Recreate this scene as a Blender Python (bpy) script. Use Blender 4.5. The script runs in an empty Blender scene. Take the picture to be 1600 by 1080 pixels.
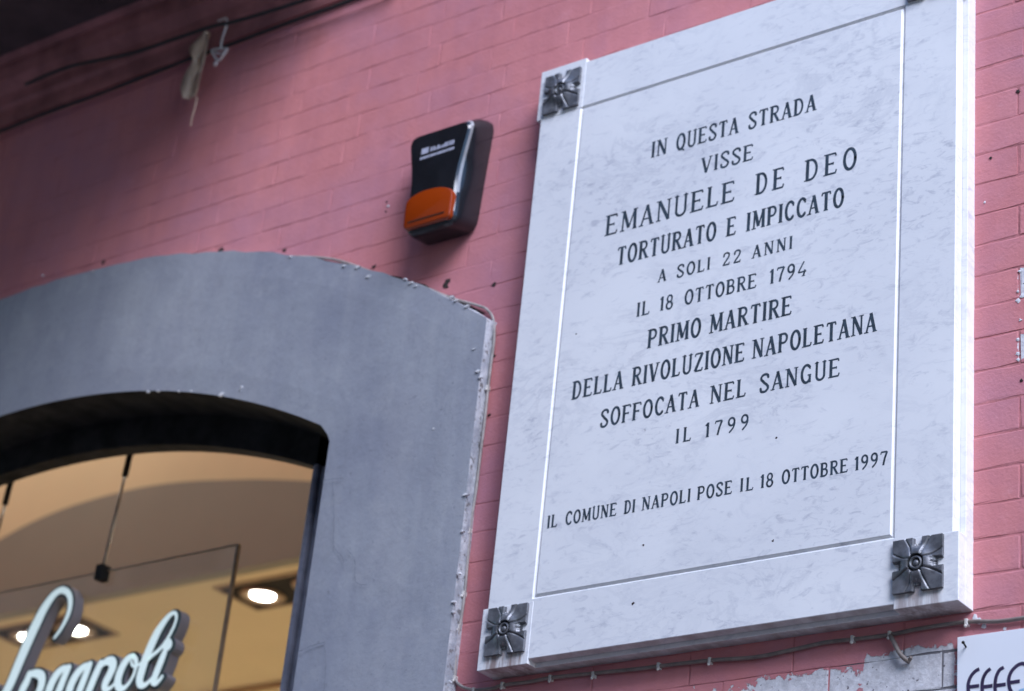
import bpy, math, random
from mathutils import Vector, Matrix
random.seed(7)
R_ = math.radians
SC = bpy.context.scene
COL = SC.collection

# ------------------------------------------------------------------ camera, world, sun, exposure
D = 3.6; CZ = 1.6                      # metres from the wall, eye height
F = 3506.93                            # focal length in photograph pixels
def _rot(a, b, c):
    ry = Matrix(((math.cos(a),0,math.sin(a)),(0,1,0),(-math.sin(a),0,math.cos(a))))
    rx = Matrix(((1,0,0),(0,math.cos(b),-math.sin(b)),(0,math.sin(b),math.cos(b))))
    rz = Matrix(((math.cos(c),-math.sin(c),0),(math.sin(c),math.cos(c),0),(0,0,1)))
    return rz @ rx @ ry
RC = _rot(.67976, -.469995, .10873)
right = Vector((RC[0][0], RC[0][2], -RC[0][1])); down = Vector((RC[1][0], RC[1][2], -RC[1][1])); fwd = Vector((RC[2][0], RC[2][2], -RC[2][1]))
CAM = Vector((0, -D, CZ))
cd = bpy.data.cameras.new('camera'); cam = bpy.data.objects.new('camera', cd); COL.objects.link(cam)
M3 = Matrix((right, -down, -fwd)).transposed()
cam.matrix_world = Matrix.Translation(CAM) @ M3.to_4x4()
cd.sensor_width = 36; cd.lens = F*36/1600; cd.clip_start = .05; cd.clip_end = 300
cd.dof.use_dof = True; cd.dof.aperture_fstop = 3.0; cd.dof.focus_distance = 4.42
SC.camera = cam
def at(u, v, y):
    "photograph pixel -> point on the plane at depth y (used to measure things lying in a known plane)"
    d = right*((u-800)/F) + down*((v-540)/F) + fwd
    return CAM + d*((y-CAM.y)/d.y)
def px(p):
    q = Vector(p)-CAM; w = q.dot(fwd)
    return 800+F*q.dot(right)/w, 540+F*q.dot(down)/w, w
def xat(u, z, y):
    "x of the point seen in image column u on the horizontal line (y, z)"
    k = (u-800)/F
    a = right - fwd*k
    return CAM.x - (a.y*(y-CAM.y) + a.z*(z-CAM.z))/a.x

SUNDIR = Vector((.68, -.50, .72)).normalized()
w = bpy.data.worlds.new('World'); SC.world = w; w.use_nodes = True
nt = w.node_tree; bg = nt.nodes['Background']
sky = nt.nodes.new('ShaderNodeTexSky'); sky.sky_type = 'NISHITA'; sky.sun_disc = False
sky.sun_elevation = math.asin(SUNDIR.z); sky.sun_rotation = math.atan2(SUNDIR.x, SUNDIR.y)
sky.air_density = 1.3; sky.dust_density = .2; sky.ozone_density = 9.0
nt.links.new(sky.outputs[0], bg.inputs[0]); bg.inputs[1].default_value = .095
sl = bpy.data.lights.new('sun', 'SUN'); sl.energy = 1.6; sl.angle = R_(34); sl.color = (.83, .855, 1)
so = bpy.data.objects.new('sun', sl); COL.objects.link(so)
so.rotation_euler = (-SUNDIR).to_track_quat('-Z', 'Y').to_euler(); so.location = SUNDIR*20
SC.view_settings.view_transform = 'Standard'; SC.view_settings.look = 'None'
SC.view_settings.exposure = 1.78; SC.view_settings.gamma = 1; SC.view_settings.use_curve_mapping = False

# ------------------------------------------------------------------ helpers: materials
class N:
    def __init__(s, name, rough=.6, metal=0., spec=.5):
        s.m = bpy.data.materials.new(name); s.m.use_nodes = True; s.t = s.m.node_tree
        s.b = s.t.nodes['Principled BSDF']; s.b.inputs['Roughness'].default_value = rough
        s.b.inputs['Metallic'].default_value = metal
        s.b.inputs['Specular IOR Level'].default_value = spec
        s.pos = s.t.nodes.new('ShaderNodeNewGeometry').outputs['Position']
    def link(s, a, b): s.t.links.new(a, b)
    def noise(s, scale, detail=4, rough=.55, stretch=(1,1,1), dist=0., rot=(0,0,0), off=(0,0,0)):
        mp = s.t.nodes.new('ShaderNodeMapping'); mp.inputs['Scale'].default_value = stretch
        mp.inputs['Rotation'].default_value = rot; mp.inputs['Location'].default_value = off
        s.link(s.pos, mp.inputs[0])
        n = s.t.nodes.new('ShaderNodeTexNoise'); n.inputs['Scale'].default_value = scale
        n.inputs['Detail'].default_value = detail; n.inputs['Roughness'].default_value = rough
        n.inputs['Distortion'].default_value = dist
        s.link(mp.outputs[0], n.inputs['Vector']); return n.outputs['Fac']
    def ramp(s, fac, pts):
        r = s.t.nodes.new('ShaderNodeValToRGB'); e = r.color_ramp.elements
        while len(e) < len(pts): e.new(.5)
        for i, (p, c) in enumerate(pts):
            e[i].position = p; e[i].color = (c, c, c, 1) if isinstance(c, (int, float)) else (*c, 1)
        s.link(fac, r.inputs[0]); return r.outputs[0]
    def mix(s, fac, a, b, mode='MIX'):
        n = s.t.nodes.new('ShaderNodeMix'); n.data_type = 'RGBA'; n.blend_type = mode
        for i, x in ((0, fac), (6, a), (7, b)):
            if isinstance(x, (int, float)): n.inputs[i].default_value = x if i == 0 else (x, x, x, 1)
            elif isinstance(x, tuple): n.inputs[i].default_value = (*x, 1)
            else: s.link(x, n.inputs[i])
        return n.outputs[2]
    def math(s, op, a, b=0., clamp=False):
        n = s.t.nodes.new('ShaderNodeMath'); n.operation = op; n.use_clamp = clamp
        for i, x in ((0, a), (1, b)):
            if isinstance(x, (int, float)): n.inputs[i].default_value = x
            else: s.link(x, n.inputs[i])
        return n.outputs[0]
    def xyz(s):
        n = s.t.nodes.new('ShaderNodeSeparateXYZ'); s.link(s.pos, n.inputs[0]); return n.outputs
    def window(s, v, a, b, soft):
        "1 inside a..b falling to 0 over soft"
        up = s.math('DIVIDE', s.math('SUBTRACT', v, a-soft), soft, True)
        dn = s.math('DIVIDE', s.math('SUBTRACT', b+soft, v), soft, True)
        return s.math('MULTIPLY', up, dn)
    def color(s, c):
        if isinstance(c, tuple): s.b.inputs['Base Color'].default_value = (*c, 1)
        else: s.link(c, s.b.inputs['Base Color'])
        return s
    def bump(s, h, strength=.3, dist=.002):
        n = s.t.nodes.new('ShaderNodeBump'); n.inputs['Strength'].default_value = strength
        n.inputs['Distance'].default_value = dist; s.link(h, n.inputs['Height'])
        s.link(n.outputs[0], s.b.inputs['Normal']); return s
def simple(name, c, rough=.6, metal=0., spec=.5, var=.25, scale=30, bump=.1, bd=.001):
    m = N(name, rough, metal, spec); f = m.noise(scale, 5)
    lo = tuple(x*(1-var) for x in c); hi = tuple(min(1, x*(1+var)) for x in c)
    m.color(m.ramp(f, [(.3, lo), (.7, hi)]))
    if bump: m.bump(m.noise(scale*4, 3), bump, bd)
    return m.m

def pink_paint():
    m = N('pink_wall_paint', .62, 0, .35)
    big = m.noise(1.7, 5, .6); med = m.noise(9, 6, .6); fine = m.noise(140, 4, .6)
    streak = m.noise(5, 5, .6, (3.2, 1, .35))
    base = m.mix(m.ramp(big, [(.35, 0), (.68, 1)]), (.57, .20, .20), (.63, .24, .24))
    base = m.mix(m.math('MULTIPLY', m.ramp(streak, [(.42, 0), (.75, 1)]), .28), base, (.36, .12, .15))
    base = m.mix(m.math('MULTIPLY', m.ramp(med, [(.5, 0), (.8, 1)]), .35), base, (.60, .24, .27))
    base = m.mix(m.math('MULTIPLY', m.ramp(fine, [(.62, 0), (.78, 1)]), .22), base, (.27, .085, .10))
    base = m.mix(m.math('MULTIPLY', m.ramp(m.noise(2.6, 4, .6, (1, 1, 1), 0, (0, 0, 0), (5, 2, 8)), [(.45, 0), (.7, 1)]), .6), base, (.44, .20, .265))
    base = m.mix(m.math('MULTIPLY', m.ramp(m.noise(23, 6, .7, (1, 1, 1.4)), [(.58, 0), (.72, 1)]), .35), base, (.66, .31, .33))
    # flaked paint under the plaque and at the right-hand joint
    X, Y, Z = m.xyz()
    n1 = m.noise(19, 8, .7, (1, 1, 1.3), .3); n2 = m.noise(60, 5, .65)
    zsoft = m.math('DIVIDE', m.math('SUBTRACT', 3.096, Z), .05, True)
    zs2 = m.math('DIVIDE', m.math('SUBTRACT', 3.085, Z), .05, True)
    strong = m.math('MULTIPLY', m.window(X, -1.965, -1.79, .012), m.math('MULTIPLY', zsoft, .62))
    mid = m.math('MULTIPLY', m.window(X, -2.20, -2.0, .03), m.math('MULTIPLY', zs2, .40))
    weak = m.math('MULTIPLY', m.window(X, -2.75, -1.6, .2), m.math('MULTIPLY', zs2, .24))
    rgt = m.math('MULTIPLY', m.window(X, -1.650, -1.5, .008), m.math('MULTIPLY',
            m.math('MAXIMUM', m.window(Z, 3.782, 3.838, .012), m.window(Z, 3.642, 3.690, .012)), .36))
    reg = m.math('MAXIMUM', m.math('MAXIMUM', strong, mid), m.math('MAXIMUM', weak, rgt))
    v = m.math('ADD', m.math('ADD', m.math('MULTIPLY', n1, .66), m.math('MULTIPLY', n2, .34)), reg)
    peel = m.ramp(v, [(.74, 0), (.76, 1)])
    edge = m.ramp(v, [(.70, 0), (.735, 1)])
    pl = m.mix(m.ramp(n2, [(.4, 0), (.62, 1)]), (.52, .50, .51), (.70, .68, .69))
    pl = m.mix(m.ramp(m.noise(95, 3), [(.64, 0), (.69, 1)]), pl, (.13, .11, .12))
    m.color(m.mix(peel, base, pl))
    h = m.math('ADD', m.math('MULTIPLY', med, .8), m.math('MULTIPLY', fine, .35))
    h = m.math('SUBTRACT', h, m.math('MULTIPLY', peel, .5))
    m.bump(h, .75, .004)
    return m.m
def joint_paint():
    m = N('grimy_pink_joint', .8)
    c = m.mix(m.ramp(m.noise(11, 5, .65), [(.40, 0), (.62, 1)]), (.38, .135, .14), (.57, .20, .21))
    X, Y, Z = m.xyz(); c = m.mix(m.math('MULTIPLY', m.window(X, -2.02, -1.6, .01), m.window(Z, 2.5, 3.072, .01)), c, (.17, .16, .17))
    m.color(c); m.bump(m.noise(90, 4), .5, .003); return m.m
def marble(browned=False, name='white_marble'):
    m = N(name, .42, 0, .45)
    v1 = m.noise(5.5, 8, .64, (1, 1, 1.7), .9, (0, R_(38), 0))
    v2 = m.noise(17, 7, .7, (1, 1, 2.4), .7, (0, R_(34), 0), (3, 1, 2))
    v3 = m.noise(2.0, 4, .5)
    vein = m.ramp(v1, [(.455, 0), (.50, 1), (.545, 0)])
    vein2 = m.ramp(v2, [(.57, 0), (.74, 1)])
    c = m.mix(m.ramp(v3, [(.35, 0), (.7, 1)]), (.74, .735, .74), (.82, .81, .80))
    c = m.mix(m.math('MULTIPLY', m.math('MULTIPLY', vein, m.ramp(m.noise(3.3, 3), [(.4, 0), (.65, 1)])), .3), c, (.42, .43, .48))
    c = m.mix(m.math('MULTIPLY', vein2, .62), c, (.42, .43, .48))
    v4 = m.noise(30, 6, .68, (1, 1, 2.1), .7, (0, R_(30), 0)); patch = m.ramp(m.noise(4.5, 4, .6, (1, 1, 1), 0, (0, 0, 0), (1, 7, 3)), [(.40, 0), (.62, 1)]); c = m.mix(m.math('MULTIPLY', m.math('MULTIPLY', m.ramp(v4, [(.53, 0), (.68, 1)]), patch), .66), c, (.38, .385, .44))
    c = m.mix(m.math('MULTIPLY', patch, .13), c, (.5, .5, .54))
    spots = m.ramp(m.noise(33, 2, .5), [(.765, 0), (.80, 1)])
    c = m.mix(m.math('MULTIPLY', spots, .6), c, (.25, .24, .25))
    X, Y, Z = m.xyz()
    # rust and soot run-off below the bronze studs, along the lower edge and in the panel groove
    drip = m.ramp(m.noise(26, 4, .6, (2.2, 1, .3)), [(.36, 0), (.56, 1)])
    low = m.window(Z, 3.10, 3.165, .028)
    a = m.math('MAXIMUM', m.math('MULTIPLY', m.window(X, -2.835, -2.745, .012), 1.),
               m.math('MULTIPLY', m.window(X, -1.868, -1.79, .012), .75))
    st = m.math('MULTIPLY', m.math('MULTIPLY', a, low), drip)
    c = m.mix(m.math('MULTIPLY', st, .95), c, (.27, .20, .185))
    if browned:
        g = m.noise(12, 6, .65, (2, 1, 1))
        c = m.mix(m.math('ADD', m.math('MULTIPLY', m.ramp(g, [(.35, 0), (.65, 1)]), .5), .25), c, (.27, .21, .19))  # darker brown mix for the plaque's downward faces
    m.color(c)
    m.bump(m.math('ADD', v2, m.math('MULTIPLY', m.noise(160, 3), .5)), .14, .0015)
    return m.m
def grey_paint():
    m = N('grey_blue_render_paint', .5, 0, .4)
    streak = m.noise(6, 5, .6, (2.6, 1, .28)); big = m.noise(2.2, 4)
    c = m.mix(m.ramp(big, [(.35, 0), (.68, 1)]), (.25, .26, .30), (.335, .345, .37))
    c = m.mix(m.math('MULTIPLY', m.ramp(streak, [(.4, 0), (.7, 1)]), .36), c, (.19, .20, .25))
    c = m.mix(m.math('MULTIPLY', m.ramp(m.noise(3.2, 5, .62, (1.6, 1, .7), .8, (0, 0, 0), (4, 1, 6)), [(.5, 0), (.66, 1)]), .4), c, (.30, .30, .33))
    c = m.mix(m.math('MULTIPLY', m.ramp(m.noise(9, 7, .7, (1, 1, .8), 1.5, (0, R_(20), 0), (2, 1, 1)), [(.485, 0), (.5, 1), (.515, 0)]), .3), c, (.17, .175, .20))
    c = m.mix(m.math('MULTIPLY', m.ramp(m.noise(14, 6, .6), [(.52, 0), (.75, 1)]), .3), c, (.43, .43, .44))
    c = m.mix(m.ramp(m.noise(42, 2), [(.80, 0), (.82, 1)]), c, (.55, .55, .57))
    c = m.mix(m.math('MULTIPLY', m.ramp(m.noise(70, 3, .6), [(.66, 0), (.74, 1)]), .45), c, (.12, .12, .14))
    m.color(c)
    m.bump(m.math('ADD', m.math('MULTIPLY', big, 2), m.math('ADD', m.noise(12, 5), m.math('MULTIPLY', m.noise(120, 3), .22))), .4, .006)
    return m.m
def worn_edge():
    m = N('worn_render_edge', .75)
    c = m.mix(m.ramp(m.noise(24, 6, .65, (1, 1, .6)), [(.42, 0), (.6, 1)]), (.27, .28, .31), (.48, .48, .50))
    c = m.mix(m.ramp(m.noise(55, 5, .6), [(.56, 0), (.64, 1)]), c, (.13, .12, .12))
    m.color(c); m.bump(m.noise(60, 5, .6), .8, .004); return m.m
def bronze():
    m = N('dark_bronze', .43, .4, .7)
    c = m.mix(m.ramp(m.noise(55, 5), [(.35, 0), (.7, 1)]), (.10, .10, .108), (.22, .22, .235))
    c = m.mix(m.math('MULTIPLY', m.ramp(m.noise(22, 4), [(.55, 0), (.75, 1)]), .5), c, (.05, .065, .045))
    m.color(c); m.bump(m.noise(300, 3), .25, .0008); return m.m

PINK = pink_paint(); MARB = marble(); MARBD = marble(True, 'brown_marble'); GREY = grey_paint(); EDGE = worn_edge(); BRONZE = bronze()
INK = simple('engraved_dark_paint', (.028, .045, .062), .6, var=.5, scale=90)
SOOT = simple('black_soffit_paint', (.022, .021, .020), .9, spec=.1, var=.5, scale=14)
JAMB = simple('blue_grey_metal_paint', (.22, .23, .28), .4, .2)
TAN = simple('tan_shop_plaster', (.53, .455, .27), .75, var=.05, scale=2, bump=.05)
TAUPE = simple('taupe_painted_shade', (.18, .178, .138), .7, var=.06, scale=2, bump=.05)
BLACKP = simple('glossy_black_plastic', (.012, .013, .016), .16, 0, .55, var=.2, scale=20, bump=0)
GLINT = simple('grey_ridge_glint', (.30, .29, .29), .3, .3, var=.1, bump=0)
MOULD = simple('dark_brown_moulding_paint', (.33, .125, .125), .65, var=.35, scale=9, bump=.3, bd=.003)
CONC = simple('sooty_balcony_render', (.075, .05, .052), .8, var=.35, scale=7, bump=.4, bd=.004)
CABLE = simple('grey_cable_sheath', (.30, .27, .25), .5, var=.3, scale=40)
CABLEB = simple('brown_cable_sheath', (.20, .16, .14), .5, var=.3, scale=40)
CABLEK = simple('black_cable_sheath', (.02, .024, .024), .5, var=.3, scale=40)
CLIP = simple('pale_cable_clip', (.55, .52, .48), .5)
BLACKM = simple('matt_black_metal', (.007, .0065, .006), .75, spec=.25)
RING = simple('brown_lamp_ring', (.26, .19, .13), .4, .4)
SIGNW = simple('white_sign_sheet', (.76, .77, .80), .3, var=.03, scale=3, bump=.02)
SIGNK = simple('dark_violet_sign_print', (.035, .022, .06), .5)
SIGNB = simple('pale_blue_sign_print', (.30, .50, .66), .5, var=.05)
PRINT = simple('pale_grey_print', (.42, .42, .50), .5, var=.3, scale=200, bump=0)
LETSIDE = simple('mauve_grey_letter_side', (.155, .145, .165), .42, .1, var=.12, scale=6, bump=.03)
LETRIM = simple('dark_teal_letter_rim', (.018, .035, .042), .35, var=.2)
STEEL = simple('brushed_steel_rod', (.30, .28, .25), .3, .8)
LEAF = N('dry_tan_leaf', .7)
_v = LEAF.noise(26, 6, .6, (2, 1, .6)); LEAF.color(LEAF.mix(LEAF.ramp(_v, [(.35, 0), (.7, 1)]), (.48, .31, .21), (.74, .56, .42)))
LEAF.bump(LEAF.noise(70, 4), .5, .003); LEAF = LEAF.m
TIE = simple('off_white_plastic_tie', (.62, .57, .54), .5, var=.15)
CHIPM = simple('bare_white_plaster', (.66, .65, .66), .8, var=.2, scale=60)
HOLE = simple('dark_gap', (.035, .022, .02), .9, var=.4)
FLOORM = simple('pale_shop_floor', (.55, .48, .38), .5, var=.1, scale=2)
ROADM = simple('grey_paving', (.16, .155, .15), .8, var=.25, scale=1.5)
OPPM = simple('weathered_ochre_render', (.30, .26, .23), .85, var=.2, scale=.8)
OPPG = simple('dark_window_glass', (.03, .035, .04), .08)
o_ = N('orange_translucent_plastic', .22, 0, .5); o_.color((.27, .034, .002)); ORANGE = o_.m
e_ = N('opal_letter_face', .35); e_.color((.55, .62, .62))
e_.b.inputs['Emission Color'].default_value = (.74, .93, .92, 1); e_.b.inputs['Emission Strength'].default_value = .13; OPAL = e_.m
l_ = N('lamp_glow', .4); l_.color((.9, .9, .9)); l_.b.inputs['Emission Color'].default_value = (1, .96, .88, 1); l_.b.inputs['Emission Strength'].default_value = 9; LAMP = l_.m
g_ = N('clear_glass', .02); g_.color((.93, .96, .95)); g_.b.inputs['Transmission Weight'].default_value = 1; g_.b.inputs['IOR'].default_value = 1.45; GLASS = g_.m
GEDGE = simple('glass_edge', (.16, .12, .085), .25, bump=0)

# ------------------------------------------------------------------ helpers: geometry
class MB:
    def __init__(s): s.v = []; s.f = []
    def add(s, vs, fs):
        b = len(s.v); s.v += [Vector(p) for p in vs]; s.f += [tuple(i+b for i in f) for f in fs]; return s
    def box(s, x0, x1, y0, y1, z0, z1):
        return s.add([(x, y, z) for x in (x0, x1) for y in (y0, y1) for z in (z0, z1)],
                     [(0,1,3,2),(4,6,7,5),(0,4,5,1),(2,3,7,6),(0,2,6,4),(1,5,7,3)])
    def strip(s, a, b, closed=False):
        n = len(a); vs = list(a)+list(b); fs = []
        for i in range(n if closed else n-1):
            j = (i+1) % n; fs.append((i, j, n+j, n+i))
        return s.add(vs, fs)
    def loft(s, layers, cap0=True, cap1=True):
        n = len(layers[0]); vs = [p for L in layers for p in L]; fs = []
        for k in range(len(layers)-1):
            for i in range(n):
                j = (i+1) % n; fs.append((k*n+i, k*n+j, (k+1)*n+j, (k+1)*n+i))
        if cap0: fs.append(tuple(range(n-1, -1, -1)))
        if cap1: fs.append(tuple((len(layers)-1)*n+i for i in range(n)))
        return s.add(vs, fs)
    def tube(s, path, r, n=8, cap=True):
        path = [Vector(p) for p in path]; rings = []
        rr = r if isinstance(r, (list, tuple)) else [r]*len(path)
        for i, p in enumerate(path):
            t = (path[min(i+1, len(path)-1)]-path[max(i-1, 0)]).normalized()
            a = t.cross(Vector((0, 1, 0)));  a = a if a.length > .05 else t.cross(Vector((1, 0, 0)))
            a.normalize(); b = t.cross(a)
            rings.append([p+(a*math.cos(q)+b*math.sin(q))*rr[i] for q in [2*math.pi*k/n for k in range(n)]])
        return s.loft(rings, cap, cap)
    def ball(s, c, r, n=10, m=6, sy=1.):
        c = Vector(c); rings = []
        for k in range(1, m):
            ph = math.pi*k/m
            rings.append([c+Vector((r*math.sin(ph)*math.cos(2*math.pi*i/n), -r*sy*math.cos(ph), r*math.sin(ph)*math.sin(2*math.pi*i/n))) for i in range(n)])
        return s.loft(rings)
    def lathe(s, c, prof, n=24, axis='y', cap=True):
        "prof: (radius, height) along the axis"
        c = Vector(c); rings = []
        for r, h in prof:
            L = []
            for i in range(n):
                q = 2*math.pi*i/n; e = (r*math.cos(q), r*math.sin(q))
                L.append(c+(Vector((e[0], h, e[1])) if axis == 'y' else Vector((e[0], e[1], h))))
            rings.append(L)
        return s.loft(rings, cap, cap)
def link(o, label=None, cat=None, group=None, kind=None):
    if label: o['label'] = label
    if cat: o['category'] = cat
    if group: o['group'] = group
    if kind: o['kind'] = kind
    return o
WORLD0 = {}
def thing(name, label, cat, loc, group=None):
    o = bpy.data.objects.new(name, None); COL.objects.link(o); o.location = loc; o.empty_display_size = .05
    WORLD0[o.name] = Vector(loc); return link(o, label, cat, group)
def obj(name, mb, mat, parent=None, smooth=False, bevel=0, origin=None, label=None, kind=None, mats=None, fm=None, seg=2):
    me = bpy.data.meshes.new(name)
    org = Vector(origin) if origin is not None else Vector((0, 0, 0))
    me.from_pydata([tuple(p-org) for p in mb.v], [], mb.f); me.update()
    for m in (mats or [mat]): me.materials.append(m)
    if fm: 
        for p, i in zip(me.polygons, fm): p.material_index = i
    if smooth:
        for p in me.polygons: p.use_smooth = p.loop_total <= 4
        if smooth != True: me.set_sharp_from_angle(angle=R_(smooth))
    o = bpy.data.objects.new(name, me); COL.objects.link(o)
    pw = WORLD0.get(parent.name, Vector((0,0,0))) if parent else Vector((0,0,0))
    o.parent = parent; o.location = org-pw; WORLD0[o.name] = org
    if bevel:
        b = o.modifiers.new('bevel', 'BEVEL'); b.width = bevel; b.segments = seg; b.limit_method = 'ANGLE'; b.angle_limit = R_(35)
    if label: o['label'] = label
    if kind: o['kind'] = kind
    return o
def crom(pts, n=8):
    "smooth curve through the points (any dimension)"
    P = [tuple(p) for p in pts]; P = [P[0]]+P+[P[-1]]; out = []
    for i in range(1, len(P)-2):
        for k in range(n):
            t = k/n
            out.append(tuple(.5*((2*b)+(-a+c)*t+(2*a-5*b+4*c-d)*t*t+(-a+3*b-3*c+d)*t**3) for a, b, c, d in zip(P[i-1], P[i], P[i+1], P[i+2])))
    out.append(P[-2]); return out
def ribbon(mb, pts, y, close_caps=True, depth=0.):
    "pts: (x, z, width) -> flat or extruded stroke with rounded ends, front at y, back at y+depth"
    n = len(pts); L = []; Rr = []
    for i, (x, z, wd) in enumerate(pts):
        a = pts[max(i-1, 0)]; b = pts[min(i+1, n-1)]
        dx, dz = b[0]-a[0], b[1]-a[1]; l = math.hypot(dx, dz) or 1e-9
        nx, nz = -dz/l*wd/2, dx/l*wd/2
        L.append((x+nx, z+nz)); Rr.append((x-nx, z-nz))
    front = []
    if close_caps:
        def cap(i, sgn):
            x, z, wd = pts[i]; a = pts[max(i-1, 0)]; b = pts[min(i+1, n-1)]
            ang = math.atan2(b[1]-a[1], b[0]-a[0]); out = []
            for k in range(1, 6):
                q = (ang-math.pi/2+math.pi*k/6) if sgn > 0 else (ang+math.pi/2+math.pi*k/6)
                out.append((x+wd/2*math.cos(q), z+wd/2*math.sin(q)))
            return out
        c1 = cap(n-1, 1); c0 = cap(0, -1)
    else: c1 = c0 = []
    vs = [(x, y, z) for x, z in L]+[(x, y, z) for x, z in Rr]
    fs = [(i, i+1, n+i+1, n+i) for i in range(n-1)]
    mb.add(vs, fs)
    if c1: mb.add([(x, y, z) for x, z in [Rr[-1]]+c1+[L[-1]]], [tuple(range(7))])
    if c0: mb.add([(x, y, z) for x, z in [L[0]]+c0+[Rr[0]]], [tuple(range(7))])
    if depth:
        loop = Rr+c1+L[::-1]+c0
        mb.strip([(x, y, z) for x, z in loop], [(x, y+depth, z) for x, z in loop], True)
        mb.add([(x, y+depth, z) for x, z in L]+[(x, y+depth, z) for x, z in Rr], [(n+i, n+i+1, i+1, i) for i in range(n-1)])
    return mb

# ------------------------------------------------------------------ ground, far side of the street, shop interior
g = MB().box(-60, 60, -60, 0, -.3, 0); obj('paving', g, ROADM, kind='structure')
opp = thing('street_house', 'tall ochre house closing the far side of the street behind the viewer', 'building', (0, -10, 0))
obj('wall', MB().box(-26, 9, -18, -10, 0, 13), OPPM, opp)
for i in range(8):
    for k in range(3):
        x = -24+i*4; z = 1.6+k*3.8
        obj('window', MB().box(x, x+1.2, -10.05, -9.98, z, z+2.1), OPPG, opp)
obj('shop_floor', MB().box(-12, -1.2, .26, 7, -.2, 0.004), FLOORM, kind='structure')
obj('shop_ceiling', MB().box(-12, -1.2, 1.9, 4.31-.5, 4.5, 4.8), TAN, kind='structure')
obj('shop_ceiling', MB().box(-12, -1.2, 2.90, 7, 4.47, 4.49), TAN, kind='structure').hide_render = False
obj('shop_wall', MB().box(-12, -1.2, 7, 7.2, 0, 4.47).box(-12.2, -12, .25, 7.2, 0, 7).box(-1.2, -1.0, .25, 7.2, 0, 7), TAN, kind='structure')
obj('shop_ceiling', MB().box(-12, -1.2, .25, 1.87, 6.2, 6.4), TAN, kind='structure')
# bulkhead over the shop ceiling with a taupe sheet painting the arch-shaped shade on it
bh = thing('shop_bulkhead', 'tan bulkhead wall behind the arch with the low arch of shade on it painted as a taupe sheet', 'bulkhead', (-6, 1.88, 4.5))
obj('wall', MB().box(-12, -1.2, 1.872, 1.9, 4.5, 6.2), TAN, bh)
top = [at(u, v, 1.85) for u, v in ((-160, 935), (-60, 880), (0, 843), (50, 816), (100, 795), (150, 779), (200, 766), (250, 757), (300, 752), (350, 750), (400, 749), (440, 750), (490, 753), (560, 765), (640, 790))]
top = [Vector(p) for p in crom(top, 4)]
m_ = MB(); bot = [Vector((p.x, p.y, 4.498)) for p in top]
m_.strip(bot, top); m_.strip(top, [p+Vector((0, .022, 0)) for p in top]); m_.strip([p+Vector((0, .05, 0)) for p in bot], bot)
obj('arched_shade', m_, TAUPE, bh)

def downlight(x0, lampx, on=(1, 1), label=''):
    x1 = x0+.53; y0, y1 = 1.96, 2.21; z = 4.5
    t = thing('ceiling_downlight', label, 'downlight', ((x0+x1)/2, 2.08, z), 'twin recessed downlights in the shop ceiling')
    f = MB(); e = .014
    for a in ((x0, x1, y0, y0+e), (x0, x1, y1-e, y1), (x0, x0+e, y0+e, y1-e), (x1-e, x1, y0+e, y1-e)): f.box(*a, z-.006, z-.0005)
    obj('frame', f, RING, t)
    obj('recess_plate', MB().box(x0+e, x1-e, y0+e, y1-e, z-.003, z-.001), BLACKM, t)
    for lx, st in zip(lampx, on):
        r = MB().lathe((lx, 2.085, z), [(.054, -.003), (.083, -.003), (.088, -.009), (.084, -.015), (.066, -.016), (.054, -.008), (.054, -.003)], 28, 'z', False)
        rg = obj('lamp_ring', r, RING, t, smooth=40)
        obj('lamp', MB().lathe((lx, 2.085, z), [(.002, -.012), (.043, -.012), (.046, -.008), (.046, -.003), (.002, -.003)], 28, 'z'), LAMP if st else BLACKM, t)
        if st:
            l = bpy.data.lights.new('lamp_light', 'SPOT'); l.energy = 45; l.spot_size = R_(110); l.spot_blend = .6; l.shadow_soft_size = .05; l.color = (1, .95, .86)
            lo = bpy.data.objects.new('lamp_light', l); COL.objects.link(lo); lo.parent = t
            lo.location = Vector((lx, 2.085, z-.05))-WORLD0[t.name]
    return t
downlight(-5.80, (-5.66, -5.40), (1, 0), 'twin black downlight beside the glass edge, only its left lamp lit')
downlight(-7.07, (-6.93, -6.67), (1, 1), 'twin black downlight behind the tall script S, both lamps lit')
for i, (X_, Y_) in enumerate(((-4.2, 1.0), (-6.4, 1.0), (-8.0, 1.0), (-8.6, 4.5), (-6.2, 4.5), (-3.8, 4.5))):   # unseen area lights added to fill the shop interior
    l = bpy.data.lights.new('shop_fill', 'AREA'); l.shape = 'DISK'; l.size = .3; l.energy = 4.9 if Y_ < 1.5 else 37; l.color = (1, .96, .90)
    lo = bpy.data.objects.new('shop_fill', l); COL.objects.link(lo); lo.location = (X_, Y_, 6.15 if Y_ < 1.5 else 4.4)

# ------------------------------------------------------------------ brick wall
ACX = -4.55; AO = (2.81, 1.702); AI = (2.38, 1.73)
XO = (-6.135, -2.965); XI = (-5.693, -3.407)
def arc_z(x, a): return a[1]+math.sqrt(max(0, a[0]**2-(x-ACX)**2))
def in_surround(x, z, mrg=0.):
    return XO[0]+mrg < x < XO[1]-mrg and z < arc_z(x, AO)-mrg
wall = thing('brick_wall', 'pink painted brick wall of a street front around the plaque and the arched shop window', 'wall', (-3, 0, 0))
m_ = MB(); YM = .0013
xs = [XI[0]+.02+(XI[1]-XI[0]-.04)*i/40 for i in range(41)]
for a, b in zip(xs[:-1], xs[1:]):
    for yy, o in ((YM, (0,1,2,3)), (.25, (3,2,1,0))):
        m_.add([(a, yy, arc_z(a, AI)+.02), (b, yy, arc_z(b, AI)+.02), (b, yy, 9), (a, yy, 9)], [o])
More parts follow.
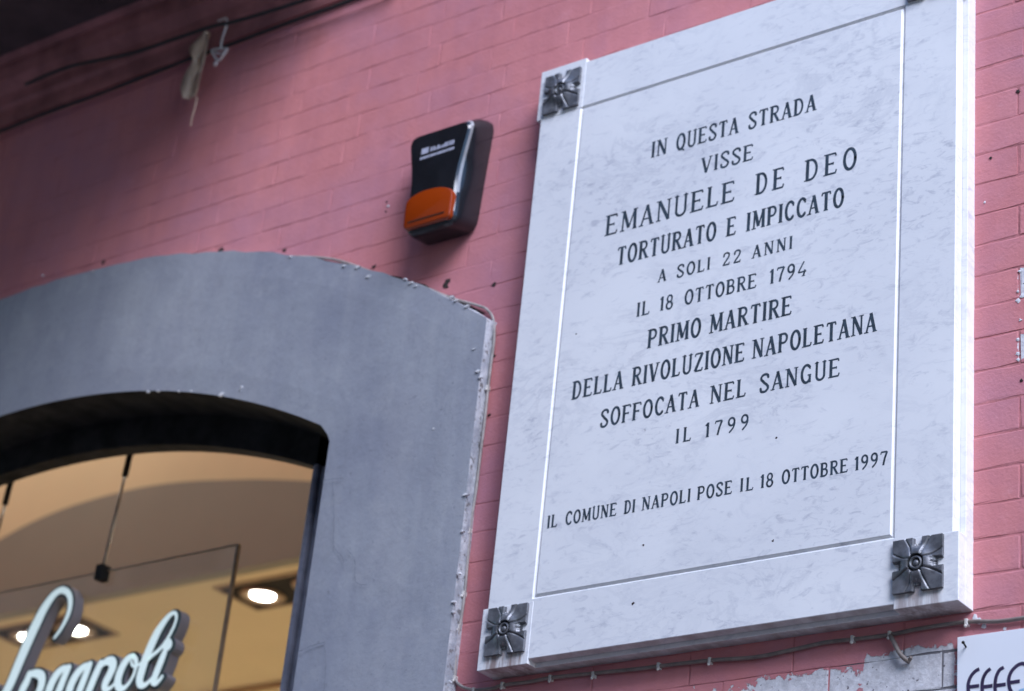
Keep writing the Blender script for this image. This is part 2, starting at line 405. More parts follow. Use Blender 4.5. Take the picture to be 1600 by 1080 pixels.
for a, b in ((-14, xs[0]), (xs[-1], 6)):
    m_.add([(a, YM, 0), (b, YM, 0), (b, YM, 9), (a, YM, 9)], [(0,1,2,3)]); m_.add([(a, .25, 0), (b, .25, 0), (b, .25, 9), (a, .25, 9)], [(3,2,1,0)])
m_.add([(-14, YM, 9), (6, YM, 9), (6, .25, 9), (-14, .25, 9)], [(0,1,2,3)])
obj('mortar', m_, joint_paint(), wall)

def brick_mesh(seed):
    r = random.Random(seed); NX, NZ = 5, 2; b = MB()
    # unit brick: x -.5...5, z -.5...5, front y = 0, rim slightly back and uneven
    ex = [-.5, -.488]+[-.5+i/NX for i in range(1, NX)]+[.488, .5]; ez = [-.5, -.455, 0, .455, .5]
    G = []
    for iz, z in enumerate(ez):
        row = []
        for ix, x in enumerate(ex):
            rimx = ix in (0, len(ex)-1); rimz = iz in (0, 4); rim = rimx or rimz
            dx = r.uniform(-.004, .004) if rimx else (r.uniform(-.002, .002)); dz = r.uniform(-.02, .02) if rimz else (r.uniform(-.02, .02) if iz in (1, 3) else 0)
            y = r.choice((.0001, .0002, .0004, .0010)) if rim else r.uniform(-.0004, .0004)
            row.append((x+dx, y, z+dz))
        G.append(row)
    nx = len(ex); vs = [p for row in G for p in row]; fs = []
    for i in range(4):
        for j in range(nx-1): fs.append((i*nx+j, i*nx+j+1, (i+1)*nx+j+1, (i+1)*nx+j))
    per = [j for j in range(nx)]+[i*nx+nx-1 for i in range(1, 5)]+[4*nx+j for j in range(nx-2, -1, -1)]+[i*nx for i in range(3, 0, -1)]
    base = len(vs); vs += [(vs[p][0], .03, vs[p][2]) for p in per]; k = len(per)
    for i in range(k): fs.append((per[(i+1) % k], per[i], base+i, base+(i+1) % k))
    b.add(vs, fs); return b
BV = []
for s in range(14):
    b = brick_mesh(s); me = bpy.data.meshes.new('brick'); me.from_pydata([tuple(p) for p in b.v], [], b.f); me.materials.append(PINK)
    BV.append((me, b))
C0, CH, BL = 3.062, .0712, .238
rr = random.Random(3); vis = []; rest = MB()
for k in range(-10, 36):
    z = C0+CH*(k+.5)
    wob = 0 if z < 4.3 else rr.uniform(-.03, .03)
    offx = (-1.650 if k % 2 == 0 else -1.808)+wob
    for n in range(-7, 23):
        xc = offx-BL*(n+.5); h = rr.choice((.0004, .0008, .0012, .002, .0034)); 
        gx = rr.choice((.0003, .0004, .0006, .001, .0024)) if z > 3.3 or xc < -2.9 else .004
        if xc > -1.9: h = rr.choice((.0035, .005)); gx = .005
        L, H = BL-gx, CH-h
        if in_surround(xc-L/2, z-H/2, .02) and in_surround(xc+L/2, z-H/2, .02) and in_surround(xc, z+H/2, .02): 
            if in_surround(xc-L/2, z+H/2, .02) and in_surround(xc+L/2, z+H/2, .02): continue
        if -2.83 < xc-L/2 and xc+L/2 < -1.78 and 3.17 < z-H/2 and z+H/2 < 4.62: continue
        if z > 5.2 and xc < -3.3: continue
        u, v, dd = px((xc, 0, z)); y = rr.uniform(-.0004, .0006); mi = rr.randrange(len(BV)); rz = rr.uniform(-.25, .25)
        data = (dd, mi, xc, y+.0002, z, L, H, rz)
        if -60 < u < 1660 and -25 < v < 1105 and not (xc > -1.38): vis.append(data)
        else: rest_data = data; b = BV[mi][1]; rest.add([(xc+p.x*L, y+p.y, z+p.z*H) for p in b.v], b.f)
vis.sort(key=lambda d: d[0])
print('bricks in view', len(vis))
for d in vis[300:]:
    b = BV[d[1]][1]; rest.add([(d[2]+p.x*d[5], d[3]+p.y, d[4]+p.z*d[6]) for p in b.v], b.f)
for dd, mi, xc, y, z, L, H, rz in vis[:300]:
    o = bpy.data.objects.new('brick', BV[mi][0]); COL.objects.link(o); o.parent = wall
    o.location = Vector((xc, y, z))-WORLD0[wall.name]; o.scale = (L, 1, H); o.rotation_euler = (0, R_(rz), 0)
obj('brick', rest, PINK, wall, kind='stuff')
# small broken spots, screw holes and cracks in the wall paint
def blot(name, u, v, r, mat, parent, y=-.0012, n=9, seed=0, sx=1., label=None):
    c = at(u, v, y); q = random.Random(seed+int(u)); vs = [c+Vector((r*sx*q.uniform(.3, 1.25)*math.cos(2*math.pi*i/n), q.uniform(-.0002, .0002), r*q.uniform(.3, 1.1)*math.sin(2*math.pi*i/n))) for i in range(n)]
    m = MB().add(vs+[c+Vector((0, -.0006, 0))], [(i, (i+1) % n, n) for i in range(n)]); m.strip(vs, [p+Vector((0, .006, 0)) for p in vs], True)
    return obj(name, m, mat, parent, label=label)
for u, v, r in ((604, 315, .004), (603, 330, .0035), (772, 444, .007), (771, 556, .006), (764, 648, .004), (1596, 594, .004), (696, 446, .012), (700, 438, .009), (345, 390, .010), (444, 391, .008), (161, 410, .008), (585, 416, .008), (1548, 247, .004), (1590, 142, .006)):
    blot('hole', u, v, r, HOLE, wall)
for u, v, r in ((606, 322, .0045), (1538, 316, .004), (1537, 978, .007), (1524, 966, .010), (1530, 970, .007), (1570, 982, .004), (1593, 424, .004), (1594, 500, .004), (1591, 470, .006), (1590, 455, .004), (1590, 530, .005), (1590, 552, .006), (1591, 562, .004), (1597, 462, .006)):
    blot('paint_chip', u, v, r, CHIPM, wall)

# ------------------------------------------------------------------ arched window surround
sur = thing('window_surround', 'grey-blue rendered arch surround of the shop window, chipped along its edge', 'window surround', (ACX, -.02, 0))
NA = 64
def path(X0, X1, a, z0=0., rc=.03):
    pts = [(X1, z0+(arc_z(X1, a)-rc-z0)*i/14) for i in range(15)]
    x_ = [X1+(X0-X1)*i/NA for i in range(NA+1)]
    zz = [arc_z(x, a) for x in x_]
    pts += [(X1-.35*rc, arc_z(X1, a)-.32*rc)]
    pts += [(x_[i], zz[i]) for i in range(1, NA)]
    pts += [(X0+.35*rc, arc_z(X0, a)-.32*rc)]
    pts += [(X0, z0+(arc_z(X0, a)-rc-z0)*i/14) for i in range(14, -1, -1)]
    return pts
pin = path(*XI, AI); pou = path(*XO, AO, rc=.008); q = random.Random(5)
YF = -.04
m_ = MB(); cols = []
for k in range(7):
    t = k/6; cols.append([Vector((a[0]+(b[0]-a[0])*t, YF+(.004 if k in (0, 6) else .002), a[1]+(b[1]-a[1])*t)) for a, b in zip(pin, pou)])
# ragged outer rim
rim = []
for i, p in enumerate(cols[-1]):
    c = Vector((ACX, 0, 2.0)); d = (Vector((p.x, 0, p.z))-c).normalized(); rim.append(p+d*q.uniform(-.003, .004))
cols[-1] = rim
for a, b in zip(cols[:-1], cols[1:]): m_.strip(b, a)
obj('face', m_, GREY, sur, smooth=True)
mid_ = [Vector((p.x+q.uniform(-.003, .004), -.02+q.uniform(-.004, .004), p.z+q.uniform(-.003, .005))) for p in rim]
bk = [Vector((p.x+q.uniform(-.002, .006), .006, p.z+q.uniform(-.003, .006))) for p in rim]
obj('side', MB().strip(rim, mid_).strip(mid_, bk), EDGE, sur, smooth=True)
i0 = cols[0]
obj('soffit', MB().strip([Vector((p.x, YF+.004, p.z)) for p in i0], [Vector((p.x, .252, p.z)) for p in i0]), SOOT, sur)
# plaster chips along the rims
for u, v, r in ((145, 424, .006), (453, 401, .006), (558, 417, .008), (575, 432, .010), (537, 415, .006), (641, 442, .010), (650, 446, .006), (633, 436, .007), (705, 464, .008), (712, 469, .007), (728, 478, .008), (747, 580, .009), (749, 590, .005), (740, 545, .006)):
    blot('plaster_chip', u, v, r*.5, CHIPM, sur, y=-.0392, n=7, sx=2.0)
for u, v, r in ((727, 773, .009), (722, 830, .007), (717, 895, .008), (708, 956, .009), (709, 940, .007), (703, 1065, .008), (677, 670, .006), (230, 612, .006), (246, 611, .005), (278, 611, .005), (298, 611, .006), (345, 616, .012), (377, 605, .009), (66, 430, .004), (375, 609, .004)):
    blot('plaster_chip', u, v, r*.5, CHIPM, sur, y=-.0392, n=7, sx=1.8)
def crack(pts, wd, parent, y=-.0425, mat=HOLE, seed=1):
    q = random.Random(seed); P = [at(u, v, y) for u, v in pts]; P = crom([(p.x, p.z, wd) for p in P], 12)
    P = [(x+q.uniform(-.0012, .0012), z+q.uniform(-.0012, .0012), w_*q.uniform(.1, .95)) for x, z, w_ in P]
    m = MB(); ribbon(m, P, y, False); return obj('crack', m, mat, parent)
CRK = simple('hairline_crack', (.16, .168, .20), .9)
crack([(505, 750), (518, 749), (537, 747)], .003, sur, mat=CRK)
crack([(520, 752), (522, 807), (522, 854), (535, 871), (537, 892)], .0022, sur, mat=CRK)
crack([(543, 860), (554, 875), (556, 909), (573, 914)], .0018, sur, mat=CRK)
crack([(467, 1018), (480, 1012), (492, 1008), (508, 1003)], .004, sur, mat=CRK)
crack([(507, 1006), (509, 1040), (506, 1080)], .0018, sur, mat=CRK)
# open joint above the rim, dark and ragged
P = [(x, arc_z(x, AO)+.004) for x in [-3.86+i*.0286 for i in range(31)]]
m_ = MB(); ribbon(m_, [(x, z+q.uniform(-.002, .004), q.choice((.003, .008, .013, .017))) for x, z in P], -.0015, False)
obj('open_joint', m_, HOLE, sur)
# metal window frame inside the arch
fr = thing('window_frame', 'dark arched head and blue-grey jamb framing the shop window opening', 'window frame', (-4.6, .13, 0))
ar = (2.55, 1.478); cx = -4.6
A_ = []; B_ = []
for i in range(49):
    x = -5.65+i*(2.06/48); A_.append(Vector((x, .12, ar[1]+math.sqrt(ar[0]**2-(x-cx)**2)))); B_.append(Vector((x, .12, arc_z(min(max(x, XI[0]), XI[1]), AI)+.03)))
off = Vector((0, .05, 0))
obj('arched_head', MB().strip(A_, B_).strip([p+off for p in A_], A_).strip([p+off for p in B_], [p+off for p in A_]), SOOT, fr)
obj('jamb', MB().box(-3.595, -3.575, .112, .16, 0, 3.826).box(-3.575, -3.41, .122, .16, 0, 3.82), JAMB, fr, bevel=.008)
obj('jamb', MB().box(-5.69, -5.62, .11, .16, 0, 3.826), JAMB, fr, bevel=.008)

# ------------------------------------------------------------------ hanging glass panel and rods
PY = .285
gp = thing('glass_panel', 'clear frameless glass panel hanging in the shop window behind the script letters', 'glass panel', (-4.7, PY, 3.1))
obj('pane', MB().box(-5.45, -3.992, PY, PY+.008, 3.0, 3.737), GLASS, gp)
obj('pane_edge', MB().box(-3.992, -3.984, PY-.001, PY+.009, 3.0, 3.737), GEDGE, gp)
obj('pane_edge', MB().box(-5.45, -3.984, PY-.001, PY+.009, 3.737, 3.740), simple('pale_glass_edge', (.30, .24, .17), .3, bump=0), gp)
for x0, x1, lab in ((-4.457, -4.482, 'thin steel rod with black end fittings hanging left of the arch centre in full view'), (-4.953, -4.974, 'thin steel rod with black upper fitting cut off by the left edge of the photo')):
    t = thing('suspension_rod', lab, 'rod', (x0, .285, 4.10), 'rods carrying the glass panel')
    y = .272
    def lp(f): return Vector((x0+(x1-x0)*f, y, 4.115+(3.735-4.115)*f))
    obj('rod', MB().tube([lp(.15), lp(.97)], .0042, 8), STEEL, t, smooth=True)
    obj('upper_fitting', MB().tube([lp(.02), lp(.04), lp(.26), lp(.27)], [.006, .009, .009, .005], 10), BLACKM, t, smooth=40)
    obj('eye_strap', MB().tube([lp(0)+Vector((.012, .0, 0)), lp(.05)+Vector((.012, 0, 0)), lp(.16)+Vector((.006, 0, 0))], .0035, 6), BLACKM, t)
    obj('bracket', MB().box(x0-.008, x0+.008, .165, .279, 4.092, 4.104), BLACKM, t)
    obj('clamp', MB().box(x1-.017, x1+.010, y-.012, y+.026, 3.706, 3.752), BLACKM, t, bevel=.004)

# ------------------------------------------------------------------ illuminated script sign
sg = thing('script_sign', 'white lit script letters with deep mauve-grey sides on the hanging glass', 'shop sign', (-4.7, .25, 3.1))
SY = .248; DEP = .034
def A5(x, y): return (x/5, 880+y/5)
def A6(x, y): return (130+x/6.75, 920+y/6.75)
LET = [
 ('S', 5, A5, [[(428,585,13),(470,530,18),(510,460,22),(540,390,25),(553,320,27),(548,262,29),(525,225,30),(485,212,32),(440,235,36),(395,285,44),(340,370,52),(290,470,58),(240,575,60),(195,680,58),(140,810,56),(90,930,54),(45,1020,52),(0,1100,46),(-50,1150,36),(-100,1150,28),(-120,1100,24)]]),
 ('p', 5, A5, [[(232,868,34),(215,920,42),(185,980,46),(150,1060,46),(110,1150,46),(80,1220,44)], [(235,872,30),(275,862,36),(315,872,42),(332,905,44),(325,960,44),(300,1020,42),(260,1070,34),(215,1090,24)]]),
 ('a', 5, A5, [[(540,822,22),(500,826,32),(455,862,42),(415,925,46),(385,1000,46),(375,1060,42),(405,1090,30),(450,1050,22)], [(540,820,34),(512,880,40),(480,960,42),(455,1030,42),(460,1085,34),(500,1070,20)]]),
 ('g', 5, A5, [[(700,798,22),(660,812,34),(610,862,44),(570,930,46),(545,1000,46),(540,1060,40),(570,1085,28),(620,1040,22)], [(705,795,34),(680,860,40),(645,950,42),(610,1040,42),(570,1140,40),(520,1200,30),(470,1190,22)]]),
 ('n', 6.75, A6, [[(190,788,44),(160,860,56),(120,950,58),(75,1060,58),(50,1120,54)], [(165,860,30),(215,795,40),(265,765,54),(310,775,64),(318,830,64),(285,910,62),(245,990,60),(235,1045,52),(265,1065,34),(310,1035,24),(350,990,20)]]),
 ('o', 6.75, A6, [[(530,712,34),(480,742,50),(430,810,58),(392,895,62),(372,980,60),(385,1045,52),(430,1055,38),(485,1005,26),(535,920,24),(562,835,26),(565,760,34),(535,712,34)], [(515,770,18),(530,815,20),(570,820,18),(610,790,18),(640,760,18)]]),
 ('l', 6.75, A6, [[(700,745,26),(740,705,28),(800,655,28),(860,590,26),(915,500,24),(965,400,22),(990,320,22),(985,268,24),(950,262,30),(905,300,40),(850,370,52),(795,455,62),(745,555,68),(700,660,68),(660,760,66),(625,870,66),(605,950,62),(608,1005,54),(640,1025,40),(685,1000,30),(730,950,24)]]),
 ('i', 6.75, A6, [[(868,672,44),(840,740,54),(800,840,56),(765,930,56),(750,980,52),(775,1000,38),(815,965,28),(840,930,24)], [(893,588,78),(896,594,78),(899,600,78)]]),
 ('a', 5, A5, [[(-160,1000,40),(-120,960,30),(-60,975,34),(-40,1020,40),(-52,1090,42),(-90,1180,40)]]),
]
mpp = None; idx = 0
for nm, sc_, fn, strokes in LET:
    body = MB(); face = MB()
    for st in strokes:
        pts = []
        for x, y, wd in st:
            u, v = fn(x, y); c = at(u, v, SY); e = at(u+wd/sc_, v, SY)
            pts.append((c.x, c.z, math.hypot(e.x-c.x, (e.z-c.z))*1.18))
        pts = crom(pts, 5); idx += 1
        ribbon(body, [(x, z, w_+.0135) for x, z, w_ in pts], SY+.0004*idx*.5, depth=DEP)
        ribbon(face, [(x, z, w_) for x, z, w_ in pts], SY-.0016-.00012*idx)
    fm = [0 if abs(sum(((body.v[f[1]]-body.v[f[0]]).cross(body.v[f[2]]-body.v[f[1]])).normalized()[k]*(0, 1, 0)[k] for k in range(3))) > .5 else 1 for f in body.f]
    b = obj('letter', body, None, sg, mats=[LETRIM, LETSIDE], fm=fm)
    obj('letter_face', face, OPAL, b)

# ------------------------------------------------------------------ balcony and its mouldings
bal = thing('balcony', 'dark underside and stepped moulding of a balcony over the shop window', 'balcony', (-6, 0, 5.17))
XE = -3.30; XS = -3.50
prof = [(0.0, 5.172), (-.018, 5.172), (-.022, 5.186), (-.022, 5.225), (-.034, 5.236), (-.038, 5.27), (-.052, 5.285), (-.07, 5.30), (-.078, 5.335), (-.078, 5.36), (-.10, 5.372)]
m_ = MB().strip([Vector((-9, y, z)) for y, z in prof], [Vector((XE, y, z)) for y, z in prof])
m_.add([(XE, y, z) for y, z in prof]+[(XE, 0, 5.372)], [tuple(range(len(prof)+1))])
obj('moulding', m_, MOULD, bal)
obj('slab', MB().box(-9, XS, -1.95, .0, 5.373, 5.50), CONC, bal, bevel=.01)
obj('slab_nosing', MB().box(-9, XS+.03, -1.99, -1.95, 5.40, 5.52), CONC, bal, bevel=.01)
for i in range(30):
    x = -8.9+i*.19
    if x < XS: obj('baluster', MB().tube([(x, -1.9, 5.50), (x, -1.9, 6.45)], .009, 6), BLACKM, bal)
obj('handrail', MB().box(-9, XS, -1.92, -1.88, 6.45, 6.48), BLACKM, bal)
def cable(name, pts, r, mat, label, y=-.006, clips=(), cat='cable', cm=CLIP, seg=6):
    P = [at(u, v, y) for u, v in pts]; P = [Vector(p) for p in crom(P, seg)]
    t = thing(name, label, cat, P[0])
    obj('sheath', MB().tube(P, r, 8), mat, t, smooth=True)
    for u, v in clips:
        c = at(u, v, y); q = random.Random(int(u)); k = .0085
        m = MB().box(c.x-.003, c.x+.003, y-r-.0018, .002, c.z-r-.002, c.z+r+.002)
        m.ball((c.x+q.uniform(-.001, .001), y-.006, c.z-r-.004), .0036, 8, 5)
        obj('cable_clip', m, cm, t, bevel=.001)
    return t
cable('wall_cable', [(-60, 229), (0, 206), (80, 174), (150, 149), (230, 118), (300, 91), (370, 66), (450, 36), (545, 2), (620, -28)], .0055, CABLEK, 'black cable running along the foot of the balcony moulding', y=-.026)
cable('wall_cable', [(40, 132), (110, 104), (200, 85), (270, 62), (330, 42), (370, 33), (440, 12), (520, -14)], .0055, CABLEK, 'black cable sagging across the balcony moulding above the leaf', y=-.075)

# dry leaf and plastic tie caught on the cables
LY = -.05
def pt(u, v, dy=0): p = at(u, v, LY); return Vector((p.x, LY+dy, p.z))
lf = thing('dry_leaf', 'long dry tan leaf caught on the black cable at the top left', 'leaf', pt(325, 50))
cen = [(325, 50), (318, 68), (308, 88), (309, 104), (302, 122), (296, 140), (291, 152)]
wl = [(324, 50), (309, 65), (298, 78), (303, 96), (290, 119), (284, 139), (288, 155)]
wr = [(327, 51), (325, 72), (321, 95), (316, 112), (310, 130), (306, 146), (295, 158)]
L_ = [pt(*a, -.006) for a in wl]; C_ = [pt(*a, .010) for a in cen]; R2 = [pt(*a, -.004) for a in wr]
cv = lambda A: [Vector(p) for p in crom(A, 4)]
obj('blade', MB().strip(cv(L_), cv(C_)).strip(cv(C_), cv(R2)), LEAF, lf, smooth=True).modifiers.new('thickness', 'SOLIDIFY').thickness = .0012
L_ = [pt(u, v, 0) for u, v in ((314, 108), (310, 128), (303, 142), (302, 154))]; C_ = [pt(u, v, -.01) for u, v in ((317, 108), (315, 130), (311, 148), (306, 157))]
obj('blade', MB().strip(cv(L_), cv(C_)), LEAF, lf, smooth=True).modifiers.new('thickness', 'SOLIDIFY').thickness = .0012
obj('stalk', MB().tube(cv([pt(308, 152), pt(304, 170), pt(300, 184), pt(298, 197)]), [.0022]*13, 6), LEAF, lf, smooth=True)
ti = thing('plastic_tie', 'off-white knotted plastic tie dangling from the cable beside the dry leaf', 'cable tie', pt(352, 30))
obj('strap', MB().tube(cv([pt(341, 33), pt(347, 31), pt(354, 29), pt(354, 40), pt(350, 52), pt(346, 66), pt(346, 78)]), .0032, 6), TIE, ti, smooth=True)
obj('loop', MB().tube(cv([pt(346, 76), pt(337, 77), pt(331, 79), pt(334, 86), pt(341, 95), pt(348, 88), pt(355, 77), pt(347, 77)]), .0036, 7).tube(cv([pt(336, 82), pt(344, 84), pt(351, 81)]), .003, 6), TIE, ti, smooth=True)
obj('knot', MB().ball(pt(337, 100), .0065, 10, 6).tube([pt(341, 94), pt(338, 99), pt(335, 104)], .003, 6), TIE, ti, smooth=True)

# ------------------------------------------------------------------ alarm siren
al = thing('alarm_siren', 'glossy black wall alarm siren with an orange strobe lens at its foot', 'alarm', (-3.14, 0, 4.29))
def rpoly(c, rad, n=5):
    out = []; k = len(c)
    for i in range(k):
        p = Vector(c[i]); a = (Vector(c[i-1])-p); b = (Vector(c[(i+1) % k])-p); r = rad[i] if isinstance(rad, (list, tuple)) else rad
        a.normalize(); b.normalize()
        s0 = p+a*r; s1 = p+b*r
        for j in range(n+1):
            t = j/n; out.append((1-t)**2*s0+2*t*(1-t)*p+t*t*s1)
    return out
def lay(c, rad, y, s=1.):
    rad = [x*s for x in rad]
    ys = y if callable(y) else (lambda x, z: y)
    return [Vector((p.x, ys(p.x, p.y), p.y)) for p in rpoly(c, rad)]
xc = -3.139
def body(wt, wb, zt, zb, rad, y, pinch=0.):
    wm = (wt+wb)/2-pinch-.001; zm = zb+(zt-zb)*.47
    return lay([(xc+wb, zb), (xc+wm, zm), (xc+wt, zt), (xc-wt, zt), (xc-wm, zm), (xc-wb, zb)], rad, y)
ry = (.032, .05, .030, .030, .05, .032)
obj('back_plate', MB().loft([body(.100, .080, 4.602, 4.296, ry, .004), body(.100, .080, 4.602, 4.296, ry, -.006)]), BLACKP, al, smooth=35)
cov = MB().loft([body(.103, .083, 4.606, 4.290, ry, -.006), body(.103, .083, 4.604, 4.288, ry, -.02), body(.1025, .082, 4.592, 4.283, ry, -.050, .003), body(.1015, .080, 4.576, 4.279, ry, -.070, .012), body(.1005, .0785, 4.573, 4.280, ry, -.075, .014)], cap0=True, cap1=False)
obj('cover', cov, BLACKP, al, smooth=35)
lq = body(.1005, .0785, 4.573, 4.280, ry, -.075, .014); l1 = body(.0980, .0755, 4.567, 4.281, ry, -.082, .015); l2 = body(.094, .071, 4.561, 4.285, ry, -.088, .015); l3 = body(.086, .063, 4.552, 4.293, ry, -.089, .015)
obj('front_face', MB().loft([l1, l2, l3], cap0=False), BLACKP, al, smooth=35)
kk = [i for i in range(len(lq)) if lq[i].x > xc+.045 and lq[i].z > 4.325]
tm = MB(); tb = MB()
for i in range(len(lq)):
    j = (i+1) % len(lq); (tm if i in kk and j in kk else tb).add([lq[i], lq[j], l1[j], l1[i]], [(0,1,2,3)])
obj('edge_glint', tm, GLINT, al, smooth=35); obj('front_rim', tb, BLACKP, al, smooth=35)  # grey strip paints the highlight along the siren's right ridge
# strobe lens: low curved orange block on the lower front
lz = [(xc+.072, 4.288), (xc+.0735, 4.366), (xc+.036, 4.386), (xc-.036, 4.389), (xc-.0745, 4.372), (xc-.072, 4.288)]
lr = (.016, .016, .028, .028, .016, .016)
sh = lambda s, dz=0: [(xc+(x-xc)*s, 4.34+(z-4.34)*s+dz) for x, z in lz]
lens = MB().loft([lay(sh(1.0), lr, -.078), lay(sh(1.0), lr, -.093), lay(sh(.97), lr, -.0965, .9), lay(sh(.92), lr, -.098, .8)], cap0=False)
obj('strobe_lens', lens, ORANGE, al, smooth=35)
obj('lens_slot', MB().box(xc-.056, xc+.056, -.0990, -.0975, 4.3025, 4.3070), simple('dark_slot', (.05, .012, .004), .5), al)
#obj('drain_lip', MB().box(xc-.055, xc+.055, -.083, -.03, 4.272, 4.281), BLACKP, al, bevel=.003)
m_ = MB(); q = random.Random(11)
def pr(u0, v0, u1, v1, h):
    a = at(u0, v0, -.0898); b = at(u1, v1, -.0898); m_.add([(a.x, -.0898, a.z), (b.x, -.0898, a.z), (b.x, -.0898, a.z+h), (a.x, -.0898, a.z+h)], [(0,1,2,3)])
pr(658, 242, 669, 239, .0165)                       # emblem block
x = 672
while x < 708:
    w_ = q.choice((2.2, 3.0, 3.6)); v = 237-(x-672)*.33; pr(x, v, x+w_, v-1, q.choice((.0085, .011, .0125))); x += w_+q.choice((.9, 1.3, .7))
x = 656
while x < 707:
    w_ = q.choice((2.4, 3.4, 4.2)); v = 250.5-(x-656)*.33; pr(x, v, x+w_, v-1, .0075); x += w_+q.choice((.8, 1.2))
obj('lettering', m_, PRINT, al)

# ------------------------------------------------------------------ marble plaque
PX0, PX1, PZ0, PZ1 = -2.8600, -1.7465, 3.134, 4.658
plq = thing('marble_plaque', 'large white marble memorial plaque engraved with dark Italian capitals and held by bronze studs', 'plaque', ((PX0+PX1)/2, 0, PZ0))
T = -.060; TM = -.031
sm = MB().box(PX0, PX1, TM, .004, PZ0, PZ1)
fmb = []
for f in sm.f:
    n = (sm.v[f[1]]-sm.v[f[0]]).cross(sm.v[f[2]]-sm.v[f[1]]).normalized(); c = sum((sm.v[i].z for i in f))/4
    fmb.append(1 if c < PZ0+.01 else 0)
obj('back_slab', sm, None, plq, bevel=.0015, mats=[MARB, MARBD], fm=fmb)
ax0, ax1, az0, az1 = PX0+.0115, PX1-.0120, PZ0+.0105, PZ1-.0105      # front slab
gx0, gx1, gz0, gz1 = -2.7275, -1.8852, 3.2832, 4.5150                # groove centre line
def rect(x0, x1, z0, z1, y): return [Vector((x0, y, z0)), Vector((x1, y, z0)), Vector((x1, y, z1)), Vector((x0, y, z1))]
gw = .0052
fs = MB(); rings = [rect(ax0, ax1, az0, az1, TM-.001), rect(ax0, ax1, az0, az1, T+.0012), rect(ax0+.0012, ax1-.0012, az0+.0012, az1-.0012, T),
      rect(gx0-gw, gx1+gw, gz0-gw, gz1+gw, T), rect(gx0, gx1, gz0, gz1, T+.0048), rect(gx0+gw, gx1-gw, gz0+gw, gz1-gw, T)]
fs.loft(rings, cap0=False, cap1=False)
fmf = []
for f in fs.f:
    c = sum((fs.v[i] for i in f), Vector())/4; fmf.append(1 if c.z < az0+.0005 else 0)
obj('frame_slab', fs, None, plq, mats=[MARB, MARBD], fm=fmf)
obj('inscribed_panel', MB().add(rect(gx0+gw, gx1-gw, gz0+gw, gz1-gw, T), [(0,1,2,3)]), MARB, plq)
for x0, x1, z0, z1 in ((PX0, PX0+.132, PZ1-.1405, PZ1), (PX1-.132, PX1, PZ1-.1405, PZ1), (PX0, PX0+.1325, PZ0, PZ0+.1385), (PX1-.1325, PX1, PZ0, PZ0+.1385)):
    bm_ = MB().box(x0-.0002, x1+.0002, T-.0008, TM-.0005, z0-.0002, z1+.0002)
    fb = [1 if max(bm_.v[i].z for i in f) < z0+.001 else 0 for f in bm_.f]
    obj('corner_block', bm_, None, plq, bevel=.0012, mats=[MARB, MARBD], fm=fb)

# bronze studs
def rosette(cx_, cz_, label, hw=.0515, hh=.0535):
    N_ = 72; b = MB(); y0 = T-.0008
    def hgt(a, c):
        r = math.hypot(a, c); h = .0075+.0085*math.exp(-((r-.36)/.27)**2)
        A, B = (abs(a), abs(c)) if abs(a) > abs(c) else (abs(c), abs(a))
        if r > .33:
            t = B-(.16+.34*A*A)
            h -= .0032*math.exp(-(t/.030)**2)
            if t < 0: h += .0012
            for s in (.035, .10):
                if .5 < A < .86: h -= .0022*math.exp(-((B-s)/.018)**2)*min(1, (A-.5)/.1)
            if A > .62 and B < .17: h -= .0045*min(1, (A-.62)/.08)
        if r < .31: h = .0075
        if .27 < r < .33: h = .0055+(.33-r)*.01
        return max(.002, h)
    ids = {}; vs = []; fc = []
    def vid(i, j):
        if (i, j) not in ids:
            a = -1+2*i/N_; c = -1+2*j/N_; ids[(i, j)] = len(vs)
            vs.append(Vector((cx_+a*hw, y0-hgt(a, c), cz_+c*hh)))
        return ids[(i, j)]
    for i in range(N_):
        for j in range(N_):
            a = -1+2*(i+.5)/N_; c = -1+2*(j+.5)/N_
            A, B = max(abs(a), abs(c)), min(abs(a), abs(c))
            if A > .77 and B < .145: continue
            fc.append((vid(i, j), vid(i+1, j), vid(i+1, j+1), vid(i, j+1)))
    cnt = {}
    for f in fc:
        for k in range(4): e = (f[k], f[(k+1) % 4]); cnt[e] = 1
    base = len(vs); mp = {}
    for e in list(cnt):
        if (e[1], e[0]) not in cnt:
            for q_ in e:
                if q_ not in mp: mp[q_] = len(vs); vs.append(Vector((vs[q_].x, T+.001, vs[q_].z)))
            fc.append((e[1], e[0], mp[e[0]], mp[e[1]]))
    b.add(vs, fc)
    t = thing('bronze_stud', label, 'stud', (cx_, T, cz_), 'bronze flower studs on the plaque corners')
    obj('petal_plate', b, BRONZE, t, smooth=50)
    obj('ring', MB().lathe((cx_, y0, cz_), [(.0088, -.007), (.0088, -.0140), (.0108, -.0162), (.0132, -.0150), (.0142, -.007)], 28, 'y', False), BRONZE, t, smooth=50)
    obj('knob', MB().lathe((cx_, y0, cz_), [(.0066, -.007), (.0066, -.0120), (.0045, -.0150), (.0015, -.0160)], 20), BRONZE, t, smooth=50)
rosette(-1.8275, 3.2155, 'bronze flower stud at the lower right corner of the plaque, brightest of them')
rosette(-2.7885, 3.2150, 'bronze flower stud at the lower left corner of the plaque above brown stains')
rosette(-2.7895, 4.5790, 'bronze flower stud at the upper left corner of the plaque nearest the siren')
rosette(-1.8220, 4.5760, 'bronze flower stud at the upper right corner of the plaque, cut by the photo edge')

